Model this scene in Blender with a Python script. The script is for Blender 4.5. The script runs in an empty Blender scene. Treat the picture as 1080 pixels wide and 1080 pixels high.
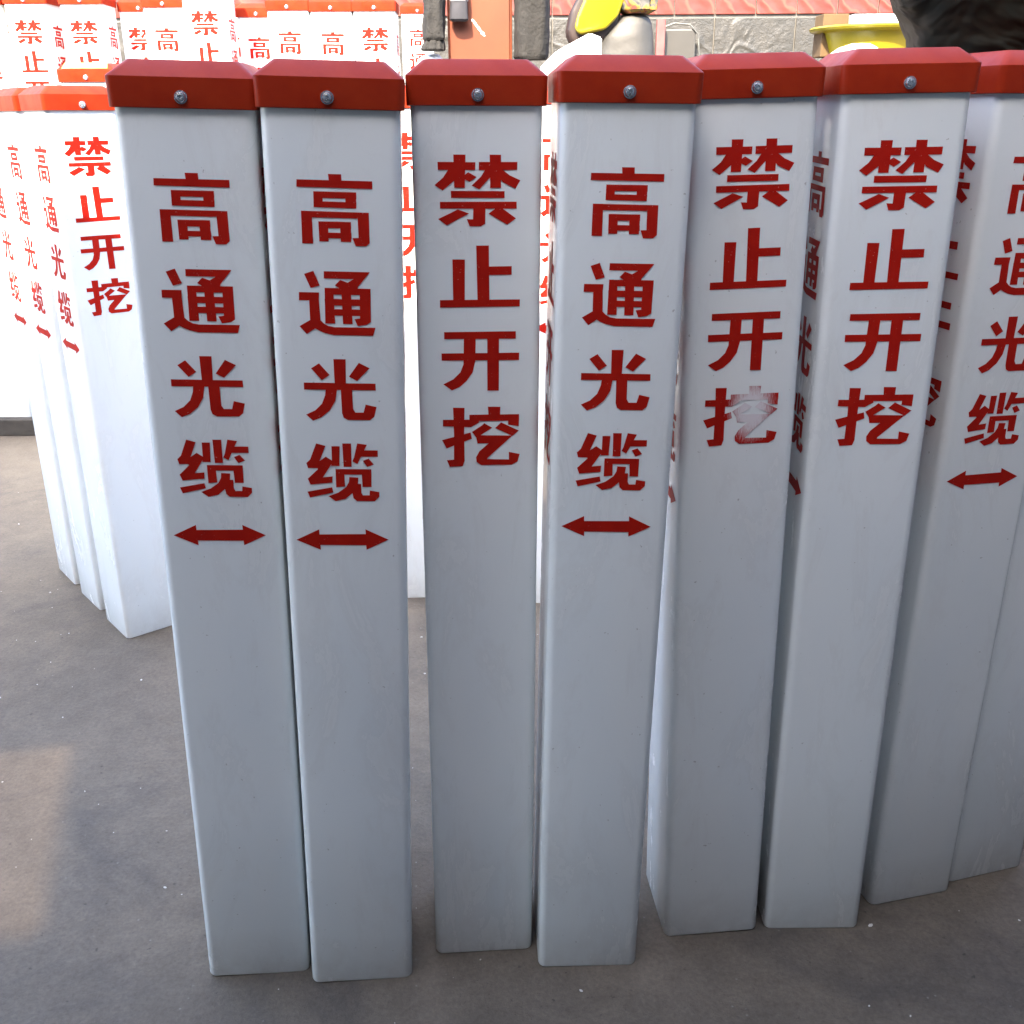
import bpy, bmesh, math, random
from mathutils import Vector, Matrix, Quaternion
from mathutils.geometry import delaunay_2d_cdt
random.seed(7)
S = bpy.context.scene
COL = S.collection

# ------------------------------------------------------------------ camera
cd = bpy.data.cameras.new('camera'); cam = bpy.data.objects.new('camera', cd); COL.objects.link(cam)
PITCH, ROLL, CAMH = 0.3719, -0.0064, 0.9741
cd.sensor_width = 36.0; cd.lens = 36.0 * 1076.4 / 1080.0
cd.clip_start = 0.02; cd.clip_end = 500
fwd = Vector((0, math.cos(PITCH), -math.sin(PITCH)))
rt = Vector((1, 0, 0)); up = Vector((0, math.sin(PITCH), math.cos(PITCH)))
r2 = rt*math.cos(ROLL) + up*math.sin(ROLL); u2 = -rt*math.sin(ROLL) + up*math.cos(ROLL)
cam.matrix_world = Matrix(((r2.x, u2.x, -fwd.x, 0), (r2.y, u2.y, -fwd.y, 0), (r2.z, u2.z, -fwd.z, CAMH), (0, 0, 0, 1)))
cd.dof.use_dof = False
S.camera = cam

# ------------------------------------------------------------------ light
TO_SUN = Vector((-0.30, -0.95, 1.0)).normalized()
W = bpy.data.worlds.new('World'); S.world = W; W.use_nodes = True
nt = W.node_tree; bg = nt.nodes['Background']
sky = nt.nodes.new('ShaderNodeTexSky'); sky.sky_type = 'NISHITA'; sky.sun_disc = False
sky.sun_elevation = math.asin(TO_SUN.z); sky.sun_rotation = math.atan2(TO_SUN.x, TO_SUN.y)
sky.air_density = 1.0; sky.dust_density = 2.7; sky.ozone_density = 1.0
nt.links.new(sky.outputs[0], bg.inputs[0]); bg.inputs[1].default_value = 0.15
sd = bpy.data.lights.new('sun', 'SUN'); sd.energy = 2.7; sd.angle = math.radians(0.5); sd.color = (1.0, 0.86, 0.67)
sun = bpy.data.objects.new('sun', sd); COL.objects.link(sun)
sun.rotation_euler = TO_SUN.to_track_quat('Z', 'Y').to_euler(); sun.location = (-3, -9, 10)
S.view_settings.view_transform = 'Standard'; S.view_settings.look = 'None'
S.view_settings.exposure = 3.42; S.view_settings.gamma = 1.0
S.cycles.max_bounces = 10; S.cycles.diffuse_bounces = 6

# ------------------------------------------------------------------ helpers
def tag(o, label=None, cat=None, group=None, kind=None):
    for k, v in (('label', label), ('category', cat), ('group', group), ('kind', kind)):
        if v: o[k] = v
    return o
def empty(name, loc=(0, 0, 0), rz=0.0):
    o = bpy.data.objects.new(name, None); COL.objects.link(o); o.location = loc; o.rotation_euler = (0, 0, rz)
    o.empty_display_size = 0.05
    return o
def link(name, me, parent=None):
    o = bpy.data.objects.new(name, me); COL.objects.link(o)
    if parent: o.parent = parent
    return o
def bm_obj(name, bm, m, parent=None, smooth=False):
    me = bpy.data.meshes.new(name); bm.normal_update(); bm.to_mesh(me); bm.free()
    if m: me.materials.append(m)
    if smooth: shade(me)
    return link(name, me, parent)
def shade(me, ang=35):
    me.polygons.foreach_set('use_smooth', [True]*len(me.polygons))
    me.set_sharp_from_angle(angle=math.radians(ang))
def box(bm, x0, x1, y0, y1, z0, z1, bev=0.0, M=None):
    v = [bm.verts.new(p) for p in ((x0,y0,z0),(x1,y0,z0),(x1,y1,z0),(x0,y1,z0),(x0,y0,z1),(x1,y0,z1),(x1,y1,z1),(x0,y1,z1))]
    fs = [bm.faces.new([v[i] for i in f]) for f in ((0,3,2,1),(4,5,6,7),(0,1,5,4),(1,2,6,5),(2,3,7,6),(3,0,4,7))]
    if M: bmesh.ops.transform(bm, matrix=M, verts=v)
    if bev:
        es = list({e for f in fs for e in f.edges})
        bmesh.ops.bevel(bm, geom=es, offset=bev, segments=2, affect='EDGES', profile=0.6)
def rings(bm, rs, cap0=True, cap1=True):
    prev = None; first = None
    for r in rs:
        cur = [bm.verts.new(p) for p in r]
        if prev:
            n = len(cur)
            for i in range(n): bm.faces.new((prev[i], prev[(i+1) % n], cur[(i+1) % n], cur[i]))
        else: first = cur
        prev = cur
    if cap0: bm.faces.new(list(reversed(first)))
    if cap1: bm.faces.new(prev)
def rsq(h, r, z, n=5):
    pts = []
    for k, (cx, cy) in enumerate(((1, -1), (1, 1), (-1, 1), (-1, -1))):
        for i in range(n+1):
            a = math.radians(-90 + 90*k + 90*i/n)
            pts.append((cx*(h-r) + r*math.cos(a), cy*(h-r) + r*math.sin(a), z))
    return pts
def tube(bm, pts, rad, n=10, cap=True):
    rs = []
    pts = [Vector(p) for p in pts]
    for i, p in enumerate(pts):
        t = (pts[min(i+1, len(pts)-1)] - pts[max(i-1, 0)]).normalized()
        a = Vector((0, 0, 1)) if abs(t.z) < .9 else Vector((1, 0, 0))
        b = t.cross(a).normalized(); c = t.cross(b)
        R = rad[i] if isinstance(rad, (list, tuple)) else rad
        rs.append([p + (b*math.cos(q) + c*math.sin(q))*R for q in [2*math.pi*j/n for j in range(n)]])
    rings(bm, rs, cap, cap)

# ------------------------------------------------------------------ materials
def mat(name, col, rough=0.5, metal=0.0, spec=0.5):
    m = bpy.data.materials.new(name); m.use_nodes = True
    b = m.node_tree.nodes['Principled BSDF']
    b.inputs['Base Color'].default_value = (*col, 1); b.inputs['Roughness'].default_value = rough
    b.inputs['Metallic'].default_value = metal; b.inputs['Specular IOR Level'].default_value = spec
    return m
def N(m, t, **kw):
    n = m.node_tree.nodes.new(t)
    for k, v in kw.items(): setattr(n, k, v)
    return n
def L(m, a, b): m.node_tree.links.new(a, b)
def noise(m, scale, detail=4, rough=0.55, vec=None, dist=0.0):
    n = N(m, 'ShaderNodeTexNoise'); n.inputs['Scale'].default_value = scale
    n.inputs['Detail'].default_value = detail; n.inputs['Roughness'].default_value = rough; n.inputs['Distortion'].default_value = dist
    if vec: L(m, vec, n.inputs['Vector'])
    return n
def ramp(m, src, stops):
    r = N(m, 'ShaderNodeValToRGB'); e = r.color_ramp.elements
    while len(e) < len(stops): e.new(0.5)
    for i, (p, c) in enumerate(stops):
        e[i].position = p; e[i].color = (*c, 1) if len(c) == 3 else c
    L(m, src, r.inputs[0]); return r
def bump(m, src, strength, dist=0.01):
    b = N(m, 'ShaderNodeBump'); b.inputs['Strength'].default_value = strength; b.inputs['Distance'].default_value = dist
    L(m, src, b.inputs['Height']); L(m, b.outputs[0], m.node_tree.nodes['Principled BSDF'].inputs['Normal']); return b
def mixc(m, fac, a, b, mode='MIX'):
    n = N(m, 'ShaderNodeMix', data_type='RGBA', blend_type=mode)
    if isinstance(fac, float): n.inputs[0].default_value = fac
    else: L(m, fac, n.inputs[0])
    for i, s in ((6, a), (7, b)):
        if isinstance(s, tuple): n.inputs[i].default_value = (*s, 1)
        else: L(m, s, n.inputs[i])
    return n.outputs[2]
def P(m): return m.node_tree.nodes['Principled BSDF']

def textured(name, col, col2, scale, rough=0.5, bs=0.0, bscale=None, spec=0.5, detail=5):
    m = mat(name, col, rough, 0, spec); tc = N(m, 'ShaderNodeTexCoord')
    n = noise(m, scale, detail, vec=tc.outputs['Object'])
    r = ramp(m, n.outputs[0], [(0.35, col), (0.7, col2)]); L(m, r.outputs[0], P(m).inputs['Base Color'])
    if bs:
        n2 = noise(m, bscale or scale*3, 4, vec=tc.outputs['Object']); bump(m, n2.outputs[0], bs, 0.01)
    return m

def white_plastic():
    m = mat('white_plastic', (.78, .80, .81), .36); tc = N(m, 'ShaderNodeTexCoord'); oi = N(m, 'ShaderNodeObjectInfo')
    add = N(m, 'ShaderNodeVectorMath', operation='ADD'); L(m, tc.outputs['Object'], add.inputs[0])
    sc = N(m, 'ShaderNodeVectorMath', operation='SCALE'); L(m, oi.outputs['Location'], sc.inputs[0]); sc.inputs['Scale'].default_value = 7.3
    L(m, sc.outputs[0], add.inputs[1]); v = add.outputs[0]
    mp = N(m, 'ShaderNodeMapping'); L(m, v, mp.inputs[0]); mp.inputs['Scale'].default_value = (1, 1, .35)
    big = noise(m, 7, 3, vec=mp.outputs[0]); c = ramp(m, big.outputs[0], [(.3, (.705, .748, .765)), (.7, (.765, .785, .775))]).outputs[0]
    # dusty smudges, small specks, dirt scuffed up at the foot of the post
    sm = noise(m, 16, 6, .7, vec=mp.outputs[0], dist=.6); f1 = ramp(m, sm.outputs[0], [(.50, (0, 0, 0)), (.8, (.55, .55, .55))]).outputs[0]
    c = mixc(m, f1, c, (.56, .55, .53))
    sp = noise(m, 190, 2, .5, vec=v); f2 = ramp(m, sp.outputs[0], [(.745, (0, 0, 0)), (.77, (.6, .6, .6))]).outputs[0]
    c = mixc(m, f2, c, (.33, .31, .29))
    xyz = N(m, 'ShaderNodeSeparateXYZ'); L(m, tc.outputs['Object'], xyz.inputs[0])
    mr = N(m, 'ShaderNodeMapRange'); mr.inputs[1].default_value = 0.0; mr.inputs[2].default_value = .07; mr.inputs[3].default_value = .55; mr.inputs[4].default_value = 0
    L(m, xyz.outputs[2], mr.inputs[0])
    mu = N(m, 'ShaderNodeMath', operation='MULTIPLY'); L(m, mr.outputs[0], mu.inputs[0]); nn = noise(m, 45, 5, .7, vec=v); L(m, nn.outputs[0], mu.inputs[1])
    c = mixc(m, mu.outputs[0], c, (.34, .31, .28)); L(m, c, P(m).inputs['Base Color'])
    rr = ramp(m, sm.outputs[0], [(.3, (.15,)*3), (.75, (.34,)*3)]); L(m, rr.outputs[0], P(m).inputs['Roughness'])
    wv = noise(m, 9, 2, vec=mp.outputs[0]); bump(m, wv.outputs[0], .10, .008)
    return m
def cap_red():
    m = mat('cap_red', (.36, .022, .012),   .5, 0, .12); tc = N(m, 'ShaderNodeTexCoord')
    n = noise(m, 40, 5, .6, vec=tc.outputs['Object']); r = ramp(m, n.outputs[0], [(.35, (.245, .017, .005)), (.75, (.29, .026, .007))])
    L(m, r.outputs[0], P(m).inputs['Base Color'])
    n2 = noise(m, 25, 5, .6, vec=tc.outputs['Object']); rr = ramp(m, n2.outputs[0], [(.3, (.30,)*3), (.7, (.5,)*3)]); L(m, rr.outputs[0], P(m).inputs['Roughness'])
    bump(m, n.outputs[0], .12, .002); return m
def ink(mottled=False):
    m = mat('red_ink_mottled' if mottled else 'red_ink', (.27, .012, .010), .55, 0, .12); tc = N(m, 'ShaderNodeTexCoord')
    n = noise(m, 60, 5, .6, vec=tc.outputs['Object']); c = ramp(m, n.outputs[0], [(.3, (.33, .007, .003)), (.75, (.40, .011, .004))]).outputs[0]
    sp = noise(m, 420, 3, .6, vec=tc.outputs['Object']); f = ramp(m, sp.outputs[0], [(.69, (0, 0, 0)), (.75, (.35, .35, .35))]).outputs[0]
    c = mixc(m, f, c, (.55, .40, .38))
    if mottled:   # the last character turns pale in vertical streaks
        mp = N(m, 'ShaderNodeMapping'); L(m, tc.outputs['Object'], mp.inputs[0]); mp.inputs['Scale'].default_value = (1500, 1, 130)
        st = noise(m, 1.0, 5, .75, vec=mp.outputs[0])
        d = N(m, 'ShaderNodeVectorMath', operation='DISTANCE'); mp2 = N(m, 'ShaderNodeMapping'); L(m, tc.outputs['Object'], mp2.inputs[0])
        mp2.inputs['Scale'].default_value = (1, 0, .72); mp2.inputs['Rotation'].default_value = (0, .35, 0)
        L(m, mp2.outputs[0], d.inputs[0]); d.inputs[1].default_value = MOTTLE_C
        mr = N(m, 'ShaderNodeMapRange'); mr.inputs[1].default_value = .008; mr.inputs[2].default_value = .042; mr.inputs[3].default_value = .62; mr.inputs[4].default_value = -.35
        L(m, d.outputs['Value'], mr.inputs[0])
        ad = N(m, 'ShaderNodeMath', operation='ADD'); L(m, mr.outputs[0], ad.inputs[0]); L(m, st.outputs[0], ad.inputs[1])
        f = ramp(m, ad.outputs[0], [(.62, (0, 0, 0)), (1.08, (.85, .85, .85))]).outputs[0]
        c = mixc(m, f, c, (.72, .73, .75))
    L(m, c, P(m).inputs['Base Color']); return m
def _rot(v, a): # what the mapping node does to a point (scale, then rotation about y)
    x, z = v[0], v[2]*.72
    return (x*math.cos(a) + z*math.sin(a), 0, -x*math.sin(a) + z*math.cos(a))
MOTTLE_C = _rot((.012, 0, -.3045), .35)
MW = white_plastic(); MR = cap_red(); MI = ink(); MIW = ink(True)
MS = mat('screw_steel', (.55, .60, .66), .24, .85)

PANEL_LIGHT = .16  # share of sun let through the added roof panel

# ------------------------------------------------------------------ ground
def ground_mat():
    m = mat('concrete', (.24, .215, .19), .62, 0, .25); tc = N(m, 'ShaderNodeTexCoord'); v = tc.outputs['Object']
    a = noise(m, .9, 6, .6, vec=v); c = ramp(m, a.outputs[0], [(.3, (.090, .073, .055)), (.7, (.145, .118, .089))]).outputs[0]
    b = noise(m, 6, 6, .65, vec=v, dist=.5); f = ramp(m, b.outputs[0], [(.45, (0, 0, 0)), (.72, (.55,)*3)]).outputs[0]
    c = mixc(m, f, c, (.155, .122, .088))
    b2 = noise(m, 3.2, 7, .7, vec=v, dist=1.2); f = ramp(m, b2.outputs[0], [(.52, (0, 0, 0)), (.66, (.6,)*3)]).outputs[0]
    c = mixc(m, f, c, (.062, .054, .047))
    g = noise(m, 150, 6, .75, vec=v); f = ramp(m, g.outputs[0], [(.3, (.74,)*3), (.7, (1.2,)*3)]).outputs[0]
    c = mixc(m, 1.0, c, f, 'MULTIPLY')
    md = noise(m, 22, 5, .7, vec=v, dist=.4); f = ramp(m, md.outputs[0], [(.35, (.88,)*3), (.65, (1.10,)*3)]).outputs[0]
    c = mixc(m, 1.0, c, f, 'MULTIPLY')
    pit = noise(m, 75, 3, .6, vec=v); f = ramp(m, pit.outputs[0], [(.27, (.7,)*3), (.31, (0, 0, 0))]).outputs[0]
    c = mixc(m, f, c, (.035, .030, .026))
    vo = N(m, 'ShaderNodeTexVoronoi'); vo.inputs['Scale'].default_value = 55; L(m, v, vo.inputs['Vector'])
    f = ramp(m, vo.outputs['Distance'], [(.05, (.8,)*3), (.10, (0, 0, 0))]).outputs[0]
    k = noise(m, 14, 3, vec=v); kk = ramp(m, k.outputs[0], [(.55, (0, 0, 0)), (.62, (1, 1, 1))]).outputs[0]
    ff = mixc(m, 1.0, f, kk, 'MULTIPLY'); c = mixc(m, ff, c, (.19, .175, .155))
    L(m, c, P(m).inputs['Base Color'])
    ad = N(m, 'ShaderNodeMath', operation='ADD'); L(m, g.outputs[0], ad.inputs[0]); L(m, b.outputs[0], ad.inputs[1])
    bump(m, ad.outputs[0], .55, .004); return m
bm = bmesh.new(); q = 60
for x0 in (-q,):
    vs = [bm.verts.new(p) for p in ((-q, -q, 0), (q, -q, 0), (q, q, 0), (-q, q, 0))]; bm.faces.new(vs)
tag(bm_obj('ground', bm, ground_mat()), 'grey brown weathered concrete yard floor', 'ground', kind='structure')
# crumbs of plastic and grit
MG = textured('grit', (.42, .38, .33), (.62, .6, .56), 9, .8)
bm = bmesh.new()
rg = random.Random(3)
for i in range(520):
    x = rg.uniform(-1.6, 1.4); y = rg.uniform(.55, 2.7)
    s = rg.choice((.0006, .0008, .0010, .0014, .0020)) * rg.uniform(.7, 1.2)
    if i > 505: s *= 1.8
    M = Matrix.Translation((x, y, s*.35)) @ Matrix.Rotation(rg.uniform(0, 6), 4, 'Z') @ Matrix.Diagonal((1, rg.uniform(.5, 1.8), rg.uniform(.3, .8), 1))
    bmesh.ops.create_icosphere(bm, subdivisions=1, radius=s, matrix=M)
tag(bm_obj('grit', bm, MG), 'pale crumbs of grit and plastic scattered over the concrete floor', 'grit', kind='stuff')
ML = textured('leaf_scrap', (.16, .10, .06), (.26, .18, .10), 60, .8)
# ------------------------------------------------------------------ unseen awning behind the viewer, shaped to cast the shade
MSH = textured('sheet_metal', (.10, .105, .11), (.14, .145, .15), 2, .5)
MTR = bpy.data.materials.new('light_patch_filter'); MTR.use_nodes = True  # sheet of the added panel, passes part of the sun
_n = MTR.node_tree; _n.nodes.clear()
o_ = _n.nodes.new('ShaderNodeOutputMaterial'); a_ = _n.nodes.new('ShaderNodeBsdfTransparent'); b_ = _n.nodes.new('ShaderNodeBsdfDiffuse'); x_ = _n.nodes.new('ShaderNodeMixShader')
a_.inputs[0].default_value = (1, .86, .66, 1); b_.inputs[0].default_value = (.5, .45, .36, 1); x_.inputs[0].default_value = 1 - PANEL_LIGHT
_n.links.new(a_.outputs[0], x_.inputs[1]); _n.links.new(b_.outputs[0], x_.inputs[2]); _n.links.new(x_.outputs[0], o_.inputs[0])
HA = 2.85; AX = -1.45 - .3*HA; AY = 2.66 - .95*HA
aw = empty('awning', (AX, AY, 0), math.atan(-.07))
tag(aw, 'unseen grey sheet metal awning behind and above the viewpoint, shading the front posts', 'awning')
AWM = Matrix.Rotation(math.atan(.07), 3, 'Z')
def over(pts):   # ground points -> where the sun ray through them meets the awning, in its own frame
    return [(AWM @ Vector((x - .3*HA - AX, y - .95*HA - AY, 0))).xy for x, y in pts]
PATCH = over([(-1.25, .93), (-.60, 1.00), (-.735, 1.44), (-1.25, 1.36)])
GAP = over([(.335, 2.22), (.75, 2.22), (.75, 2.60), (.335, 2.60)])  # opening cut into the unseen roof to light the floor behind the row
outer = [Vector(p) for p in ((-5, -3), (8, -3), (8, 0))] + over([(-.80, 2.615), (-1.12, 3.33), (-4, 3.40)])  # roof edge bent to follow the wanted shade line
V_, E__, F_, _1, _2, of_ = delaunay_2d_cdt(outer + PATCH + GAP, [], [[0,1,2,3,4,5], [6,7,8,9], [10,11,12,13]], 0, 1e-7, True)
bm = bmesh.new(); bv = [bm.verts.new((p.x, p.y, HA)) for p in V_]
fs_ = [bm.faces.new([bv[i] for i in f]) for f, o in zip(F_, of_) if o and 1 not in o and 2 not in o]
ex = bmesh.ops.extrude_face_region(bm, geom=fs_); bmesh.ops.translate(bm, verts=[e for e in ex['geom'] if isinstance(e, bmesh.types.BMVert)], vec=(0, 0, .02))
bmesh.ops.recalc_face_normals(bm, faces=bm.faces)
bm_obj('roof_sheet', bm, MSH, aw)
bm = bmesh.new(); bm.faces.new([bm.verts.new((p.x, p.y, HA+.01)) for p in PATCH]); bm_obj('added_light_panel', bm, MTR, aw)  # unseen panel added to drop a dim sun patch on the floor
bm = bmesh.new(); box(bm, -5, 8, -3.2, -3.001, 0, HA+.03); bm_obj('rear_wall', bm, MSH, aw)  # unseen, stops sun coming in under the roof
bm = bmesh.new(); box(bm, .98-AX, 1.05-AX, -3.0, 1.35-AY, 0, HA-.02, 0, Matrix.Rotation(math.atan(.07), 4, 'Z')); bm_obj('side_blocker', bm, MSH, aw)  # unseen wall added to darken the posts at the right
for x in (-4.6, 7.6):
    bm = bmesh.new(); box(bm, x-.04, x+.04, -.12, -.04, 0, HA); bm_obj('column', bm, MSH, aw)

# ------------------------------------------------------------------ back wall of relief tiles
def tile_mat(name, base, light, grout, kind, spec=.5):
    m = mat(name, base, .42, 0, spec); tc = N(m, 'ShaderNodeTexCoord'); v = tc.outputs['Object']
    n = noise(m, 9, 6, .65, vec=v, dist=.8); c = ramp(m, n.outputs[0], [(.35, base), (.7, light)]).outputs[0]
    if kind == 'scroll':
        w = noise(m, 6.5, 3, .5, vec=v, dist=1.6); w.noise_type = 'RIDGED_MULTIFRACTAL'
        n3 = noise(m, 45, 5, .7, vec=v)
        ad = N(m, 'ShaderNodeMath', operation='MULTIPLY_ADD'); L(m, n3.outputs[0], ad.inputs[0]); ad.inputs[1].default_value = .5; L(m, w.outputs[0], ad.inputs[2])
        bump(m, ad.outputs[0], .8, .010)
    else:
        w = N(m, 'ShaderNodeTexWave'); w.wave_type = 'BANDS'; w.bands_direction = 'DIAGONAL'; w.inputs['Scale'].default_value = 6; w.inputs['Distortion'].default_value = 6
        L(m, v, w.inputs['Vector']); f = ramp(m, w.outputs[0], [(.86, (0, 0, 0)), (1, (.7,)*3)]).outputs[0]
        c = mixc(m, f, c, grout); bump(m, w.outputs[0], .3, .006)
    L(m, c, P(m).inputs['Base Color']); return m
MTG = tile_mat('grey_relief_tile', (.020, .019, .0155), (.036, .033, .027), (.3, .3, .28), 'scroll')
MTRD = tile_mat('red_relief_tile', (.085, .013, .008), (.12, .022, .013), (.12, .05, .03), 'chev')
MGR = textured('grout', (.075, .07, .06), (.10, .093, .08), 30, .8)
YW = 6.0; ZB = 1.452
bw = empty('tiled_wall', (0, YW, 0)); tag(bw, 'long yard wall with red patterned tiles above grey carved relief tiles', 'wall')
bm = bmesh.new(); box(bm, -7.5, 7.5, .012, .25, 0, 3.0); bm_obj('masonry', bm, MGR, bw)
bm = bmesh.new()
k = -17
while k < 17:
    x0 = 1.094 + .432*k
    for z1 in (ZB-.008, ZB-.318-.002, ZB-.63, ZB-.94):
        box(bm, x0+.004, x0+.428, 0, .016, z1-.304, z1, .003)
    k += 1
bm_obj('grey_tiles', bm, MTG, bw)
bm = bmesh.new(); k = -34
while k < 34:
    x0 = 1.094 + .216*k
    for z0 in (ZB+.008, ZB+.318, ZB+.628, ZB+.94, ZB+1.25): box(bm, x0+.003, x0+.213, 0, .016, z0, z0+.304, .003)
    k += 1
bm_obj('red_tiles', bm, MTRD, bw)

# ------------------------------------------------------------------ lettering (outlines in 0.1 mm; u across the face, v down from the cap)
G = {
'gao': [[(-39,-528),(75,-529),(77,-594),(-34,-593)],[(-313,-578),(344,-583),(344,-649),(-317,-640)],[(-173,-676),(201,-679),(202,-734),(-174,-731)],[(-175,-759),(201,-764),(198,-817),(-175,-810)],[(-173,-676),(-95,-677),(-93,-811),(-175,-810)],[(102,-678),(201,-679),(198,-817),(105,-816)],[(-287,-842),(307,-851),(307,-904),(-287,-897)],[(-287,-842),(-194,-843),(-193,-1125),(-290,-1124)],[(206,-850),(307,-851),(309,-1114),(276,-1143),(183,-1142),(157,-1072),(211,-1070)],[(-140,-931),(147,-933),(148,-990),(-139,-988)],[(-140,-931),(-55,-932),(-55,-1105),(-138,-1104)],[(49,-932),(147,-933),(145,-1107),(52,-1106)],[(-139,-1026),(148,-1029),(150,-1078),(-139,-1075)]],
'tong': [[(-287,-1392),(-203,-1364),(-151,-1496),(-234,-1519)],[(-341,-1556),(-160,-1558),(-165,-1624),(-157,-1812),(-127,-1841),(-89,-1864),(-30,-1875),(343,-1878),(320,-1954),(-43,-1949),(-119,-1932),(-170,-1910),(-210,-1887),(-288,-1940),(-351,-1867),(-252,-1809),(-253,-1631),(-344,-1629)],[(-110,-1367),(303,-1372),(250,-1436),(-113,-1431)],[(238,-1371),(303,-1372),(193,-1504),(190,-1528),(84,-1526),(89,-1473),(148,-1439)],[(34,-1443),(180,-1495),(169,-1527),(30,-1522),(-16,-1493)],[(-109,-1516),(-31,-1517),(-25,-1842),(-115,-1841)],[(-109,-1516),(304,-1521),(304,-1581),(-110,-1576)],[(41,-1518),(126,-1519),(134,-1846),(47,-1845)],[(-113,-1615),(302,-1620),(303,-1680),(-112,-1675)],[(-112,-1708),(302,-1713),(303,-1772),(-112,-1767)],[(207,-1520),(306,-1521),(302,-1826),(266,-1851),(180,-1864),(152,-1799),(203,-1792)]],
'guang': [[(-265,-2262),(-189,-2214),(-95,-2326),(-170,-2376)],[(179,-2209),(279,-2260),(159,-2384),(83,-2342)],[(-55,-2174),(58,-2175),(52,-2438),(-51,-2436)],[(-338,-2398),(330,-2409),(332,-2475),(-339,-2466)],[(-137,-2461),(-31,-2462),(-51,-2575),(-107,-2670),(-189,-2739),(-269,-2771),(-331,-2710),(-243,-2668),(-177,-2603),(-145,-2521)],[(3,-2463),(109,-2465),(113,-2656),(133,-2691),(210,-2692),(232,-2612),(335,-2637),(311,-2734),(270,-2768),(60,-2765),(21,-2742),(7,-2698)]],
'lan': [[(-251,-2997),(-163,-3023),(-227,-3182),(-253,-3247),(-339,-3248),(-353,-3196),(-315,-3160)],[(-339,-3248),(-353,-3196),(-227,-3182),(-164,-3134),(-119,-3172),(-195,-3236),(-249,-3250)],[(-164,-3132),(-94,-3180),(-199,-3343),(-106,-3335),(-110,-3401),(-322,-3419),(-346,-3357),(-245,-3260),(-274,-3210)],[(-355,-3491),(-115,-3448),(-105,-3503),(-333,-3553)],[(-106,-3027),(-28,-3028),(-37,-3229),(-117,-3227),(-107,-3180)],[(-2,-2999),(82,-3000),(81,-3239),(3,-3238)],[(141,-2999),(233,-3014),(137,-3211),(88,-3182),(106,-3143)],[(200,-3070),(336,-3072),(336,-3137),(172,-3136)],[(190,-3177),(246,-3155),(296,-3216),(230,-3242)],[(-76,-3259),(268,-3265),(269,-3323),(-75,-3316)],[(-76,-3259),(6,-3260),(11,-3442),(-76,-3449)],[(173,-3263),(269,-3265),(268,-3450),(181,-3448)],[(55,-3343),(142,-3349),(133,-3432),(85,-3507),(9,-3572),(-86,-3594),(-155,-3540),(-58,-3504),(19,-3447),(48,-3397)],[(80,-3415),(166,-3416),(168,-3508),(181,-3534),(245,-3535),(250,-3485),(342,-3503),(341,-3553),(296,-3599),(121,-3596),(88,-3565),(79,-3515)]],
'jin': [[(-367,-477),(-20,-480),(-22,-549),(-366,-547)],[(-222,-413),(-110,-414),(-120,-705),(-218,-704)],[(-269,-542),(-176,-543),(-204,-632),(-326,-728),(-400,-680),(-319,-613)],[(-132,-598),(-87,-567),(-9,-610),(-75,-652),(-132,-624)],[(11,-478),(367,-478),(365,-548),(11,-549)],[(111,-414),(216,-415),(215,-706),(115,-705)],[(69,-545),(153,-546),(126,-601),(14,-719),(-57,-684),(28,-608)],[(189,-538),(233,-547),(296,-594),(395,-638),(350,-712),(233,-657),(189,-602)],[(-250,-731),(249,-734),(248,-796),(-249,-793)],[(-352,-828),(361,-828),(362,-891),(-353,-888)],[(-190,-895),(-83,-933),(-292,-1039),(-373,-982),(-217,-910)],[(-43,-864),(71,-866),(66,-1026),(25,-1050),(-80,-1048),(-106,-983),(-47,-986)],[(161,-889),(233,-890),(356,-978),(274,-1036),(98,-935)]],
'zhi': [[(-246,-1351),(-128,-1353),(-135,-1751),(-246,-1749)],[(-20,-1225),(100,-1224),(102,-1756),(-12,-1754)],[(87,-1419),(317,-1417),(317,-1497),(86,-1499)],[(-372,-1732),(397,-1732),(395,-1799),(-374,-1804)]],
'kai': [[(-339,-2041),(359,-2040),(358,-2112),(-340,-2110)],[(-369,-2250),(393,-2251),(392,-2325),(-368,-2321)],[(79,-2046),(195,-2048),(192,-2631),(78,-2628)],[(-147,-2058),(-32,-2060),(-39,-2329),(-66,-2442),(-128,-2529),(-198,-2590),(-273,-2622),(-358,-2559),(-258,-2509),(-187,-2440),(-156,-2361)]],
'wa': [[(-266,-2798),(-151,-2802),(-159,-3084),(-158,-3358),(-178,-3415),(-310,-3421),(-338,-3348),(-266,-3343),(-261,-3081)],[(-369,-2922),(-23,-2926),(-9,-2958),(-89,-3004),(-371,-2990)],[(-383,-3134),(-94,-3059),(-81,-3125),(-338,-3223)],[(-104,-2874),(395,-2876),(395,-2945),(-105,-2941)],[(-104,-2874),(-4,-2896),(-9,-2958),(-89,-3004),(-105,-2989)],[(285,-2875),(395,-2876),(393,-3003),(285,-2985)],[(82,-2793),(207,-2797),(204,-2892),(88,-2889)],[(46,-2964),(125,-3013),(-6,-3098),(-29,-3127),(-80,-3053),(14,-2992)],[(213,-2958),(395,-3047),(330,-3103),(153,-3018)],[(-43,-3088),(312,-3098),(312,-3117),(199,-3177),(-25,-3176)],[(199,-3099),(330,-3098),(77,-3331),(72,-3345),(293,-3352),(293,-3271),(404,-3296),(383,-3375),(322,-3410),(10,-3408),(-36,-3372),(-41,-3322),(-7,-3259),(96,-3169)]],
'arrow': [[(-471,-3985),(-243,-3875),(-241,-3930),(215,-3933),(213,-3881),(441,-3997),(218,-4104),(215,-4055),(-237,-4045),(-235,-4097)]],
}
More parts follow.
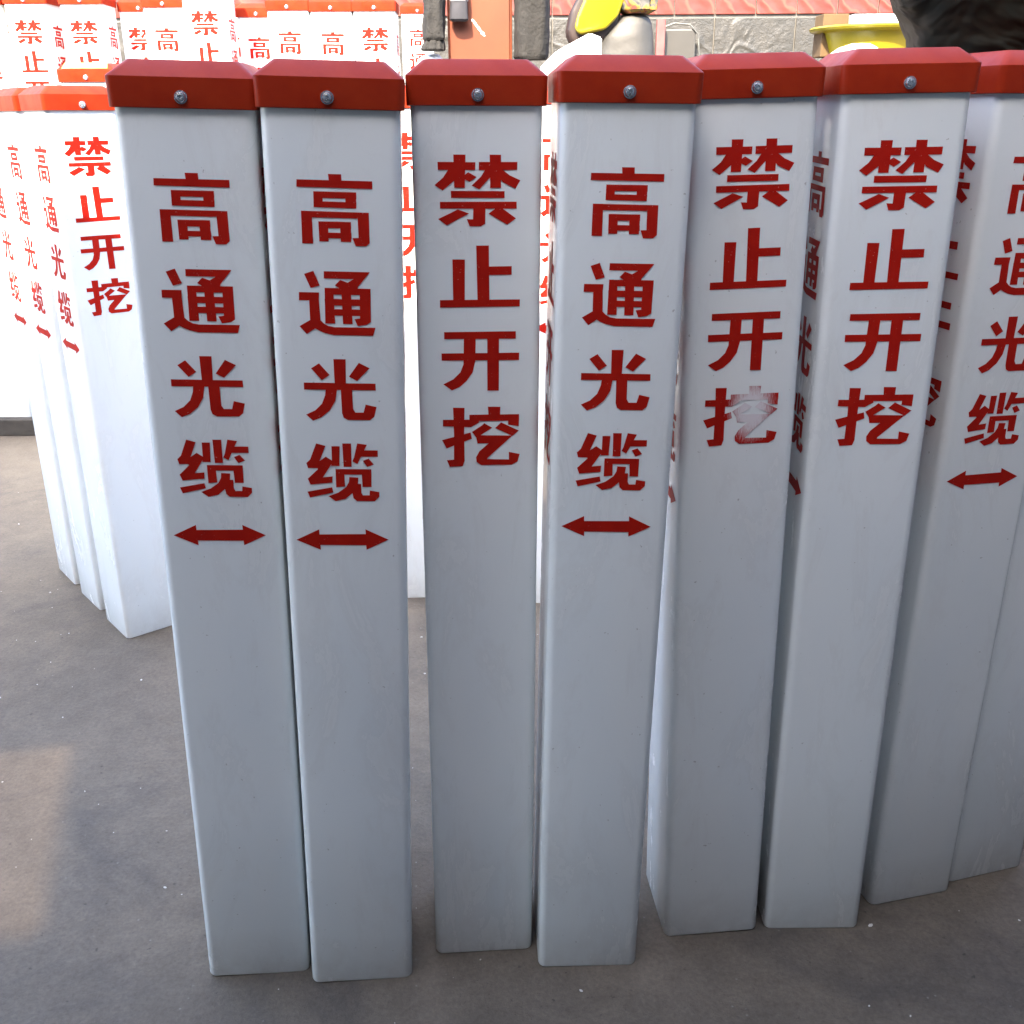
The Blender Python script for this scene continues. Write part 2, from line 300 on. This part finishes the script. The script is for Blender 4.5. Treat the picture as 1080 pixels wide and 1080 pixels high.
def sheet(keys, name, m):
    vs = []; fs = []
    for k in keys:
        for pl in G[k]:
            b = len(vs); vs += [Vector((x*1e-4, y*1e-4)) for x, y in pl]
            ids = list(range(b, len(vs)))
            ar = sum(vs[ids[i]].cross(vs[ids[(i+1) % len(ids)]]) for i in range(len(ids)))
            fs.append(ids if ar > 0 else ids[::-1])
    V, E_, F, ov, oe, of = delaunay_2d_cdt(vs, [], fs, 0, 1e-7, True)
    me = bpy.data.meshes.new(name)
    F = [f for f, o in zip(F, of) if len(o)]
    me.from_pydata([(p.x, -.0604, p.y) for p in V], [], [list(f) for f in F]); me.materials.append(m); me.update()
    if me.polygons[0].normal.y > 0: me.flip_normals()
    return me
TXT = {'A': sheet(('gao', 'tong', 'guang', 'lan'), 'lettering', MI), 'B': sheet(('jin', 'zhi', 'kai', 'wa'), 'lettering', MI)}
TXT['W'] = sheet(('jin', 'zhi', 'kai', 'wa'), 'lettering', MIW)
ARW = sheet(('arrow',), 'arrow_mark', MI)

# ------------------------------------------------------------------ marker posts
_b = {}
def body(Lh):
    key = round(Lh, 4)
    if key not in _b:
        bm = bmesh.new(); rings(bm, [rsq(.0575, .007, 0), rsq(.0593, .0085, .0008), rsq(.06, .009, .003)] + [rsq(.06, .009, Lh*t) for t in (.25, .5, .75)] + [rsq(.06, .009, Lh+.02)])
        me = bpy.data.meshes.new('post_body'); bm.to_mesh(me); bm.free(); me.materials.append(MW); shade(me, 40); _b[key] = me
    return _b[key]
bm = bmesh.new()
rings(bm, [rsq(.0602, .009, .004), rsq(.0628, .0075, 0), rsq(.0634, .0075, .0006), rsq(.0640, .0065, .0242), rsq(.0639, .0065, .0252), rsq(.0634, .0062, .0258), rsq(.0483, .005, .0386), rsq(.0468, .0045, .0392)], False, True)
CAP = bpy.data.meshes.new('cap'); bm.to_mesh(CAP); bm.free(); CAP.materials.append(MR); shade(CAP, 20)
bm = bmesh.new(); prof = [(.0056, 0), (.0056, .0008), (.0047, .0009), (.0046, .0020), (.0037, .0034), (.0020, .0041), (.0007, .0037)]
rings(bm, [[(r*math.cos(a), -h, r*math.sin(a)) for a in [2*math.pi*j/20 for j in range(20)]] for r, h in prof], False, True)
SCR = bpy.data.meshes.new('screw'); bmesh.ops.recalc_face_normals(bm, faces=bm.faces); bm.to_mesh(SCR); bm.free(); SCR.materials.append(MS); shade(SCR, 30)

def post(x, y, yaw, lx, ly, Lh, txt, label, group, du=0, dv=0, z=0, sides=True, mottled=False):
    r = empty('marker_post', (x, y, z)); tag(r, label, 'marker post', group)
    ax = Vector((lx, ly, 1)).normalized()
    r.rotation_mode = 'QUATERNION'; r.rotation_quaternion = Vector((0, 0, 1)).rotation_difference(ax) @ Quaternion((0, 0, 1), yaw)
    link('post_body', body(Lh), r)
    c = link('cap', CAP, r); c.location = (0, 0, Lh)
    s = link('screw', SCR, c); s.location = (random.uniform(-.002, .002), -.0637, .0092); s.rotation_euler = (0, random.uniform(0, 3), 0)
    other = {'A': 'B', 'B': 'A'}[txt]
    for k, (ang, t) in enumerate(((0, txt), (-90, other), (90, other))):
        if k and not sides: continue
        o = link('lettering', TXT['W' if (mottled and k == 0) else t], r); a = math.radians(ang)
        o.rotation_euler = (0, 0, a)
        ofs = Vector((du if k == 0 else random.uniform(-.003, .003), 0, dv if k == 0 else random.uniform(-.004, .002))); rot = Matrix.Rotation(a, 3, 'Z')
        o.location = rot @ ofs + Vector((0, 0, Lh))
        if mottled and k == 0: o['label'] = 'red characters, the lowest one overlaid with pale streaks'
        if t == 'A':
            w = link('arrow_mark', ARW, r); w.rotation_euler = o.rotation_euler; w.location = rot @ (ofs + Vector((random.uniform(-.002, .002), 0, random.uniform(-.002, .002)))) + Vector((0, 0, Lh))
    return r
LF = .9841
g1 = 'tall white marker posts standing in the nearest row'
FRONT = [
 (-.3162, 1.0136, .0865, .029, -.0016, -.0034, 'A', 'leftmost post of the nearest row, four red characters over a double arrow', 0, 0),
 (-.1898, 1.003, .0915, .0312, -.0023, -.0045, 'A', 'second post from the left in the nearest row, with a double arrow', 0, 0),
 (-.0423, 1.0472, .071, .0091, .0018, -.0031, 'B', 'third post from the left in the nearest row, without an arrow', 0, 0),
 (.0866, 1.0231, .0348, .0163, -.0054, -.0015, 'A', 'arrow post in the middle of the nearest row, between two posts without arrows', 0, 0),
 (.2450, 1.0748, .08, -.0203, .0055, .002, 'B', 'white post whose lowest red character is streaked pale', 0, .006),
 (.3803, 1.0831, -.0084, -.0110, -.0047, .0058, 'B', 'white post with clean lettering, right of the post with the streaked character', .0015, .001),
 (.5119, 1.1335, .239, .005, .0019, .0052, 'A', 'arrow post in deep shade at the right edge of the photo', 0, 0),
 (.6283, 1.1778, .2741, 0, 0, 0, 'B', 'rightmost post, only its lower shaft showing behind the right arrow post', 0, 0)]
for i, (x, y, a, lx, ly, dL, t, lab, du, dv) in enumerate(FRONT):
    post(x, y, a, lx, ly, LF + dL, t, lab, g1, du, dv, mottled=(i == 4))
# the row that goes back to the left, half in sun
g2 = 'marker posts of the middle row, sunlit at the top'
MID = [(-.762, 1.893, .70, .004, 0, .984, 'B', 'half sunlit post turned sideways, nearest in the group left of the front row'),
 (-.864, 2.020, .70, .002, 0, .984, 'B', 'turned post directly behind the nearest one of the left group'),
 (-.966, 2.147, .68, .002, .002, .984, 'B', 'turned post at the left edge, third back in the left group'),
 (-.178, 2.050, .05, .0, 0, .985, 'B', 'post seen as thin strip between second and third front posts'),
 (.088, 2.02, .04, 0, 0, .990, 'A', 'post seen as thin strip between third and middle front posts')]
for (x, y, a, lx, ly, Lh, t, lab) in MID: post(x, y, a, lx, ly, Lh, t, lab, g2)
g5 = 'hidden posts added behind the nearest row to darken its gaps'  # added out of sight to keep light from behind out of the gaps
for (x, y, a, t, lab) in ((.335, 1.212, .02, 'A', 'post packed right behind the gap beside the post with the streaked character'), (.475, 1.235, .05, 'B', 'added post packed behind the clean lettered post and the right arrow post'),
     (.622, 1.318, .2, 'A', 'added post packed behind the arrow post at the right edge'), (-.255, 1.150, .03, 'B', 'added post packed behind the two leftmost front posts')):
    post(x, y, a, 0, 0, .966, t, lab, g5)
rr = post(-.93, 2.50, .0, 0, 0, 1.045, 'B', 'post with yellow glare painted on its orange cap, behind the turned posts', g2)
MY = textured('yellow_glare', (.75, .5, .06), (.8, .62, .16), 60, .4)  # glare on the cap slope, painted as a flat yellow patch
bm = bmesh.new(); vs = [bm.verts.new(p) for p in ((-.05, -.0640, 1.045+.0275), (.05, -.0640, 1.045+.0275), (.047, -.0492, 1.045+.0395), (-.047, -.0492, 1.045+.0395))]; bm.faces.new(vs)
bm_obj('glare', bm, MY, rr)
# far row, fully sunlit, standing on a timber bearer
g3 = 'sunlit marker posts of the far row, on a timber bearer'
YR = 3.30; Z3 = .055; sc3 = 3.24/2.95
FAR = [(-1.760, 0, 1.255, 'A', 'far row post beyond the left edge, only its foot near the frame'), (-1.636, 0, 1.256, 'B', 'far row post at the left edge showing only its lower shaft'),
 (-1.512, 0, 1.255, 'A', 'far row post cut off by the left edge of the photo'),
 (-1.384, 0, 1.257, 'B', 'first whole post of the far row from the left edge'),
 (-1.222, 0, 1.255, 'B', 'far row post standing right above the cap with yellow glare'),
 (-1.103, .13, 1.252, 'B', 'far row post showing only half its first character beside its left neighbour'),
 (-.985, 0, 1.245, 'A', 'far row post above the left half of the leftmost front post cap'),
 (-.860, -.04, 1.272, 'B', 'tallest far row post, above the right half of the leftmost front post cap'),
 (-.752, .13, 1.235, 'A', 'set back far row post above the gap between the first two front posts'),
 (-.632, 0, 1.235, 'A', 'far row post left of the pair above the second front post'),
 (-.510, 0, 1.232, 'A', 'far row post right of the pair above the second front post'),
 (-.385, 0, 1.232, 'B', 'rightmost complete post of the far row, standing alone before grey tiles')]
for (x, dy, zt, t, lab) in FAR:
    post(x, YR + dy, random.uniform(-.03, .03), random.uniform(-.004, .004), 0, zt + .018 - Z3 - dy*0.05, t, lab, g3, z=Z3)
g4 = 'marker posts standing behind the far row'
for (x, zt, t, lab) in ((-1.365, 1.27, 'A', 'shaded post seen through the gap between the two leftmost far row posts'),
     (-.875, 1.26, 'A', 'shaded post with dark red lettering in the gap right of the tall far post'), (-.730, 1.255, 'B', 'post peeping out behind the far row, left of the far pair')):
    post(x, YR + .275, random.uniform(-.05, .05), 0, 0, zt - Z3, t, lab, g4, z=Z3)
post(-.352, 4.35, .06, 0, 0, 1.33, 'A', 'lone pale post behind the far row, between its last post and the jacket sleeve', g4)
MT = textured('timber', (.02, .017, .014), (.045, .038, .03), 12, .8, .4, 40)
for k, (yy, hh) in enumerate(((YR, .09), (YR+.245, .10))):
    bm = bmesh.new(); box(bm, -2.3, -.02, yy-hh, yy+hh, 0, Z3, .004)
    tag(bm_obj('timber_bearer', bm, MT), ('front dark timber bearer lying under the far row of posts', 'rear dark timber bearer lying under the posts behind the far row')[k], 'timber', 'timber bearers under the far posts')

# ------------------------------------------------------------------ things behind the posts
def hang(parent, name, m, cx, cy, prof, nf=7, amp=.12, seed=0, n=48, steps=5):
    """a hanging piece of cloth: closed folds around (cx, cy); prof = [(z, halfwidth x, halfdepth y, dx), ...]"""
    rg = random.Random(seed); ph = [rg.uniform(0, 6.28) for _ in range(6)]
    rs = []; full = []
    for i in range(len(prof)-1):
        for s in range(steps):
            t = s/steps; full.append([prof[i][k]*(1-t) + prof[i+1][k]*t for k in range(4)])
    full.append(list(prof[-1]))
    for z, a, b, dx in full:
        ring = []
        for j in range(n):
            q = 2*math.pi*j/n
            f = 1 + amp*(math.sin(nf*q + ph[0] + z*9) * .5 + math.sin((nf*2-1)*q + ph[1] - z*14)*.25 + math.sin(3*q + ph[2] + z*31)*.25 + .18*math.sin(z*95 + 2*math.sin(2*q+ph[3])))
            ring.append((cx + dx + a*f*math.copysign(abs(math.cos(q))**.8, math.cos(q)), cy + b*f*math.copysign(abs(math.sin(q))**.8, math.sin(q)), z))
        rs.append(ring)
    bm = bmesh.new(); rings(bm, rs); return bm_obj(name, bm, m, parent, True)

# orange cabinet and the jacket hanging over it
MO = textured('orange_paint', (0.1120, 0.0245, 0.0070), (0.1330, 0.0315, 0.0091), 5, .45)
MB = textured('black_cloth', (.012, .012, .016), (.02, .02, .026), 20, .8)
MJ = textured('grey_olive_cloth', (0.0066, 0.0060, 0.0051), (0.0108, 0.0099, 0.0084), 30, .85, .5, 60)
MST = textured('steel_dark', (0.0600, 0.0600, 0.0660), (0.0960, 0.0960, 0.1020), 9, .5)
MWH = textured('white_foam', (.70, .70, .69), (.8, .8, .79), 20, .6)
cb = empty('cabinet', (-.098, 3.95, 0)); tag(cb, 'plain orange metal cabinet standing behind the third front post', 'cabinet')
bm = bmesh.new(); box(bm, -.109, .109, -.15, .15, .05, 1.46, .006); bm_obj('cabinet_body', bm, MO, cb)
bm = bmesh.new(); box(bm, -.10, .10, -.159, -.1505, .06, 1.40, .002); d = bm_obj('door', bm, MO, cb)
bm = bmesh.new(); tube(bm, [(.075, -.16, .9), (.075, -.185, .91), (.075, -.185, 1.01), (.075, -.16, 1.02)], .006); bm_obj('handle', bm, MST, d)
bm = bmesh.new()
for sx in (-1, 1):
    for sy in (-1, 1): box(bm, sx*.09-.012, sx*.09+.012, sy*.125-.012, sy*.125+.012, 0, .05)
bm_obj('feet', bm, MST, cb)
bm = bmesh.new(); rg = random.Random(4)
for i in range(14):
    t = i/13; x = -.005 + (t-.5)*.04; z = 1.245 - (t-.5)*.05; s = rg.uniform(.002, .005)
    vs = [bm.verts.new((x + s*math.cos(a)*1.4, -.1596, z + s*math.sin(a)*rg.uniform(.5, 1))) for a in (0, 1.1, 2.2, 3.4, 4.4, 5.4)]; bm.faces.new(vs[::1])
bm_obj('scuff', bm, MWH, cb)
jk = empty('work_jacket', (-.098, 3.8, 1.15)); tag(jk, 'dark grey work jacket hung over the orange cabinet with its sleeves dangling', 'jacket')
def H(parent, origin, *a, **k):
    o = hang(parent, *a, **k); o.location = (-origin[0], -origin[1], -origin[2]); return o
jo = (-.098, 3.8, 1.15)
H(jk, jo, 'sleeve', MJ, -.250, 3.755, [(1.205, .034, .026, 0), (1.212, .037, .03, 0), (1.24, .036, .03, 0), (1.30, .034, .03, .002), (1.40, .036, .03, .004), (1.49, .05, .05, .02)], 5, .16, 1)
H(jk, jo, 'cuff', MJ, -.250, 3.755, [(1.172, .036, .025, -.004), (1.178, .039, .03, -.004), (1.200, .033, .024, 0), (1.206, .031, .022, 0)], 9, .12, 2)
H(jk, jo, 'jacket_body', MJ, .075, 3.80, [(1.145, .050, .05, 0), (1.155, .056, .055, 0), (1.20, .058, .055, .002), (1.30, .060, .06, .004), (1.42, .062, .07, 0), (1.50, .08, .10, -.02)], 5, .10, 3)
H(jk, jo, 'collar', MJ, -.09, 3.93, [(1.466, .20, .17, 0), (1.49, .19, .16, 0), (1.52, .13, .11, 0)], 7, .1, 5)
gl = empty('black_bag', (-.165, 3.76, 1.26)); tag(gl, 'small black cloth bag hanging before the orange cabinet beside the jacket sleeve', 'bag')
H(gl, (-.165, 3.76, 1.26), 'pouch', MB, -.165, 3.76, [(1.262, .026, .02, 0), (1.268, .032, .025, 0), (1.30, .031, .022, 0), (1.325, .029, .018, 0)], 4, .08, 6)
H(gl, (-.165, 3.76, 1.26), 'bag_flap', textured('grey_cloth', (0.1200, 0.1200, 0.1320), (0.1440, 0.1440, 0.1520), 20, .8), -.165, 3.76, [(1.322, .030, .02, 0), (1.36, .028, .018, 0), (1.44, .012, .01, 0)], 4, .05, 7)
sk = empty('white_sack', (-.285, 3.80, 0)); tag(sk, 'white woven sack standing below the dangling jacket sleeve', 'sack')
H(sk, (-.285, 3.80, 0), 'sack_body', MWH, -.285, 3.80, [(0, .06, .08, 0), (.03, .068, .09, 0), (.5, .068, .09, 0), (.9, .065, .08, 0), (1.10, .055, .06, .005), (1.15, .04, .04, .02), (1.165, .02, .02, .025)], 6, .08, 8)

# yellow scooter under its grey cover
MYL = mat('yellow_paint', (0.2700, 0.2175, 0.0090), .18); P(MYL).inputs['Coat Weight'].default_value = .6
MBR = textured('dark_trim', (0.0150, 0.0084, 0.0072), (0.0300, 0.0180, 0.0150), 20, .5)
MGC = textured('grey_cover', (0.0279, 0.0267, 0.0236), (0.0403, 0.0384, 0.0341), 8, .6, .3, 14)
sct = empty('scooter', (.30, 3.55, 0)); tag(sct, 'yellow scooter front with dark trim before the tiled wall', 'scooter')
def slab(name, m, pts, y0, y1, bev, parent):
    bm = bmesh.new(); pts = [(x - .30, z) for x, z in pts]
    ar = sum(pts[i][0]*pts[(i+1) % len(pts)][1] - pts[(i+1) % len(pts)][0]*pts[i][1] for i in range(len(pts)))
    if ar > 0: pts = pts[::-1]
    rings(bm, [[(x, y, z) for x, z in pts] for y in (y0, (y0+y1)/2, y1)]); bmesh.ops.recalc_face_normals(bm, faces=bm.faces)
    bmesh.ops.bevel(bm, geom=bm.edges[:], offset=bev, segments=4, affect='EDGES', profile=.5)
    return bm_obj(name, bm, m, parent, True)
slab('front_shield', MYL, [(.262, 1.47), (.385, 1.47), (.352, 1.31), (.326, 1.242), (.290, 1.207), (.213, 1.192), (.196, 1.210), (.204, 1.246), (.229, 1.30)], -.19, -.05, .012, sct)
slab('trim', MBR, [(.245, 1.47), (.37, 1.47), (.33, 1.22), (.275, 1.168), (.195, 1.160), (.174, 1.205), (.186, 1.262), (.212, 1.31)], -.165, -.03, .012, sct)
bm = bmesh.new(); tube(bm, [(.02, -.06, 1.44), (.10, -.10, 1.43), (.2, -.08, 1.45)], .012); bm_obj('handlebar', bm, MBR, sct)
bm = bmesh.new(); tube(bm, [(.02, .0, .25), (.03, .0, .8), (.02, -.02, 1.25)], .035); bm_obj('stem', bm, MBR, sct)
bm = bmesh.new(); M_ = Matrix.Translation((.02, 0, .22)) @ Matrix.Rotation(math.pi/2, 4, 'Y')
R0 = [[(M_ @ Vector(((.17+.05*math.cos(b))*math.cos(a), (.17+.05*math.cos(b))*math.sin(a), .045*math.sin(b)))) for a in [6.2832*j/32 for j in range(32)]] for b in [6.2832*k/10 for k in range(10)]]
R0.append(R0[0]); rings(bm, R0, False, False); bmesh.ops.remove_doubles(bm, verts=bm.verts, dist=1e-5); bmesh.ops.recalc_face_normals(bm, faces=bm.faces); bm_obj('wheel', bm, MBR, sct, True)
cv = empty('scooter_cover', (.355, 3.40, 0)); tag(cv, 'stiff grey quilted cover standing up beside the yellow scooter front', 'cover')
H(cv, (.355, 3.40, 0), 'cover_cloth', MGC, .355, 3.42, [(.35, .12, .08, 0), (.8, .12, .08, 0), (1.14, .088, .06, 0), (1.19, .080, .055, .004), (1.225, .062, .048, .014), (1.242, .046, .04, .022), (1.252, .030, .025, .022)], 4, .035, 9)
bd = empty('cloth_bundle', (.375, 3.42, 1.25)); tag(bd, 'crumpled grey and yellow printed cloth bundle lying on top of the grey cover', 'cloth')
MPC = mat('printed_cloth', (.2, .2, .18), .8); tcx = N(MPC, 'ShaderNodeTexCoord'); nx = noise(MPC, 22, 3, .5, vec=tcx.outputs['Object'], dist=1)
L(MPC, ramp(MPC, nx.outputs[0], [(.3, (.015, .015, .015)), (.45, (.07, .067, .06)), (.53, (.2, .13, .01)), (.60, (.13, .02, .01)), (.66, (.07, .067, .063))]).outputs[0], P(MPC).inputs['Base Color'])
H(bd, (.375, 3.42, 1.25), 'bundle', MPC, .385, 3.41, [(1.252, .035, .04, 0), (1.262, .052, .05, 0), (1.29, .056, .05, 0), (1.33, .05, .05, 0), (1.36, .02, .02, 0)], 5, .22, 11)
fb = empty('foam_board', (.20, 3.28, 0)); tag(fb, 'white foam board leaning under the yellow scooter front', 'board')
bm = bmesh.new(); prof = [(-.11, .0), (.07, .0), (.07, 1.180), (.035, 1.192), (-.06, 1.145), (-.11, 1.10)]
rings(bm, [[(x, -.015, z) for x, z in prof][::-1], [(x, .015, z) for x, z in prof][::-1]]); bmesh.ops.recalc_face_normals(bm, faces=bm.faces)
bmesh.ops.bevel(bm, geom=bm.edges[:], offset=.004, segments=2, affect='EDGES'); bm_obj('board_body', bm, MWH, fb)

# slim things leaning on the tiled wall
MPK = textured('pink_paint', (0.1364, 0.0372, 0.0341), (0.1612, 0.0527, 0.0465), 30, .5)
bm = bmesh.new(); rings(bm, [rsq(.0225, .006, z) for z in (0, 1.425)]); o = bm_obj('pole', bm, MPK); o.location = (.79, 5.86, 0); tag(o, 'slim faded pink pole upright against the grey tiles', 'pole')
pn = empty('grey_panel', (.90, 5.93, 0)); tag(pn, 'smooth grey metal panel on the tiled wall, right beside the pink pole', 'panel')
bm = bmesh.new(); box(bm, -.085, .085, -.012, .012, 0, 1.385, .008); bm_obj('panel_sheet', bm, textured('grey_metal', (0.0372, 0.0353, 0.0310), (0.0527, 0.0496, 0.0434), 3, .35, 0), pn)
bm = bmesh.new(); tube(bm, [(-.09, -.018, 1.392), (-.03, -.018, 1.412), (.05, -.018, 1.405), (.095, -.018, 1.36), (.108, -.018, 1.25), (.11, -.018, .9), (.11, -.018, .0)], .0045, 8); bm_obj('rim', bm, textured('dark_wire', (.05, .05, .045), (.09, .09, .08), 30, .5), pn)

# bench with the yellow basin
MTBL = textured('bench_wood', (.16, .12, .08), (.24, .18, .12), 14, .7)
tb = empty('workbench', (1.08, 3.02, 0)); tag(tb, 'wooden workbench behind the posts carrying the yellow basin', 'bench')
bm = bmesh.new(); box(bm, -.26, .34, -.2, .22, 1.065, 1.10, .004); bm_obj('bench_top', bm, MTBL, tb)
for sx in (-.22, .30):
    for sy in (-.16, .18):
        bm = bmesh.new(); box(bm, sx-.02, sx+.02, sy-.02, sy+.02, 0, 1.065); bm_obj('leg', bm, MTBL, tb)
MYB = mat('yellow_plastic', (0.1950, 0.1650, 0.0045), .3); P(MYB).inputs['Subsurface Weight'].default_value = 0
bs = empty('basin', (.975, 3.02, 1.1003)); tag(bs, 'bright yellow plastic basin with a wide rim holding a cardboard box and white foam', 'basin')
def lathe(bm, prof, n=48): rings(bm, [[(r*math.cos(a), r*math.sin(a), z) for a in [2*math.pi*j/n for j in range(n)]] for r, z in prof], True, True)
bm = bmesh.new(); lathe(bm, [(.105, 0), (.115, .004), (.138, .068), (.160, .074), (.164, .080), (.160, .084), (.140, .082), (.134, .078), (.112, .010), (.0, .008)][:9]); bm_obj('basin_body', bm, MYB, bs, True)
MCB = textured('cardboard', (0.0700, 0.0406, 0.0140), (0.0910, 0.0546, 0.0210), 20, .85)
cbx = empty('cardboard_box', (.885, 3.03, 1.112)); tag(cbx, 'open brown cardboard box standing in the yellow basin', 'box')
bm = bmesh.new(); box(bm, -.052, .016, -.04, .04, 0, .104, .002); bm_obj('carton', bm, MCB, cbx)
fo = empty('foam_block', (.995, 3.03, 1.112)); tag(fo, 'white foam block sticking out of the yellow basin right of the cardboard box', 'foam')
bm = bmesh.new(); box(bm, -.088, .07, -.05, .05, 0, .102, .006); bm_obj('foam_body', bm, MWH, fo)
pb = empty('plastic_bag', (.885, 2.86, 1.10)); tag(pb, 'crumpled pale plastic bag lying in front of the yellow basin', 'bag')
MPB = mat('clear_plastic', (.75, .76, .74), .15); P(MPB).inputs['Transmission Weight'].default_value = .55; P(MPB).inputs['IOR'].default_value = 1.2
H(pb, (.885, 2.86, 1.10), 'bag_film', MPB, .885, 2.86, [(1.1005, .045, .025, 0), (1.112, .055, .03, 0), (1.126, .045, .025, .005), (1.136, .02, .012, .012)], 6, .35, 14)
# dark coat on its stand
MC = mat('dark_coat', (.03, .027, .02), .62); tcx = N(MC, 'ShaderNodeTexCoord'); nx = noise(MC, 7, 5, .6, vec=tcx.outputs['Object'])
L(MC, ramp(MC, nx.outputs[0], [(.35, (.0022, .0032, .0026)), (.55, (.0045, .0052, .0032)), (.72, (.013, .0092, .0052))]).outputs[0], P(MC).inputs['Base Color']); P(MC).inputs['Specular IOR Level'].default_value = .15
ny = noise(MC, 9, 3, .5, vec=tcx.outputs['Object'], dist=.6); bump(MC, ny.outputs[0], .8, .06)
ct = empty('coat_stand', (.74, 1.50, 0)); tag(ct, 'thin steel stand under the dark coat, hidden by the right posts', 'stand')
bm = bmesh.new(); tube(bm, [(0, 0, .03), (0, 0, 1.31)], .012); bm_obj('pole', bm, MST, ct)
bm = bmesh.new(); lathe(bm, [(.16, 0), (.16, .02), (.03, .035)]); bm_obj('base', bm, MST, ct)
bm = bmesh.new(); tube(bm, [(-.15, 0, 1.27), (0, 0, 1.30), (.15, 0, 1.27)], .010); bm_obj('arm', bm, MST, ct)
co = empty('coat', (.74, 1.50, .7)); tag(co, 'dark olive padded coat bulging behind the caps of the right posts', 'coat')
H(co, (.74, 1.50, .7), 'coat_body', MC, .745, 1.50, [(.70, .17, .10, 0), (.72, .19, .11, 0), (.98, .20, .12, 0), (1.04, .20, .13, .0), (1.065, .205, .13, .0), (1.10, .235, .14, 0), (1.16, .25, .15, 0), (1.24, .25, .14, 0), (1.34, .20, .10, 0), (1.37, .07, .05, 0)], 3, .06, 15, 96, 9)
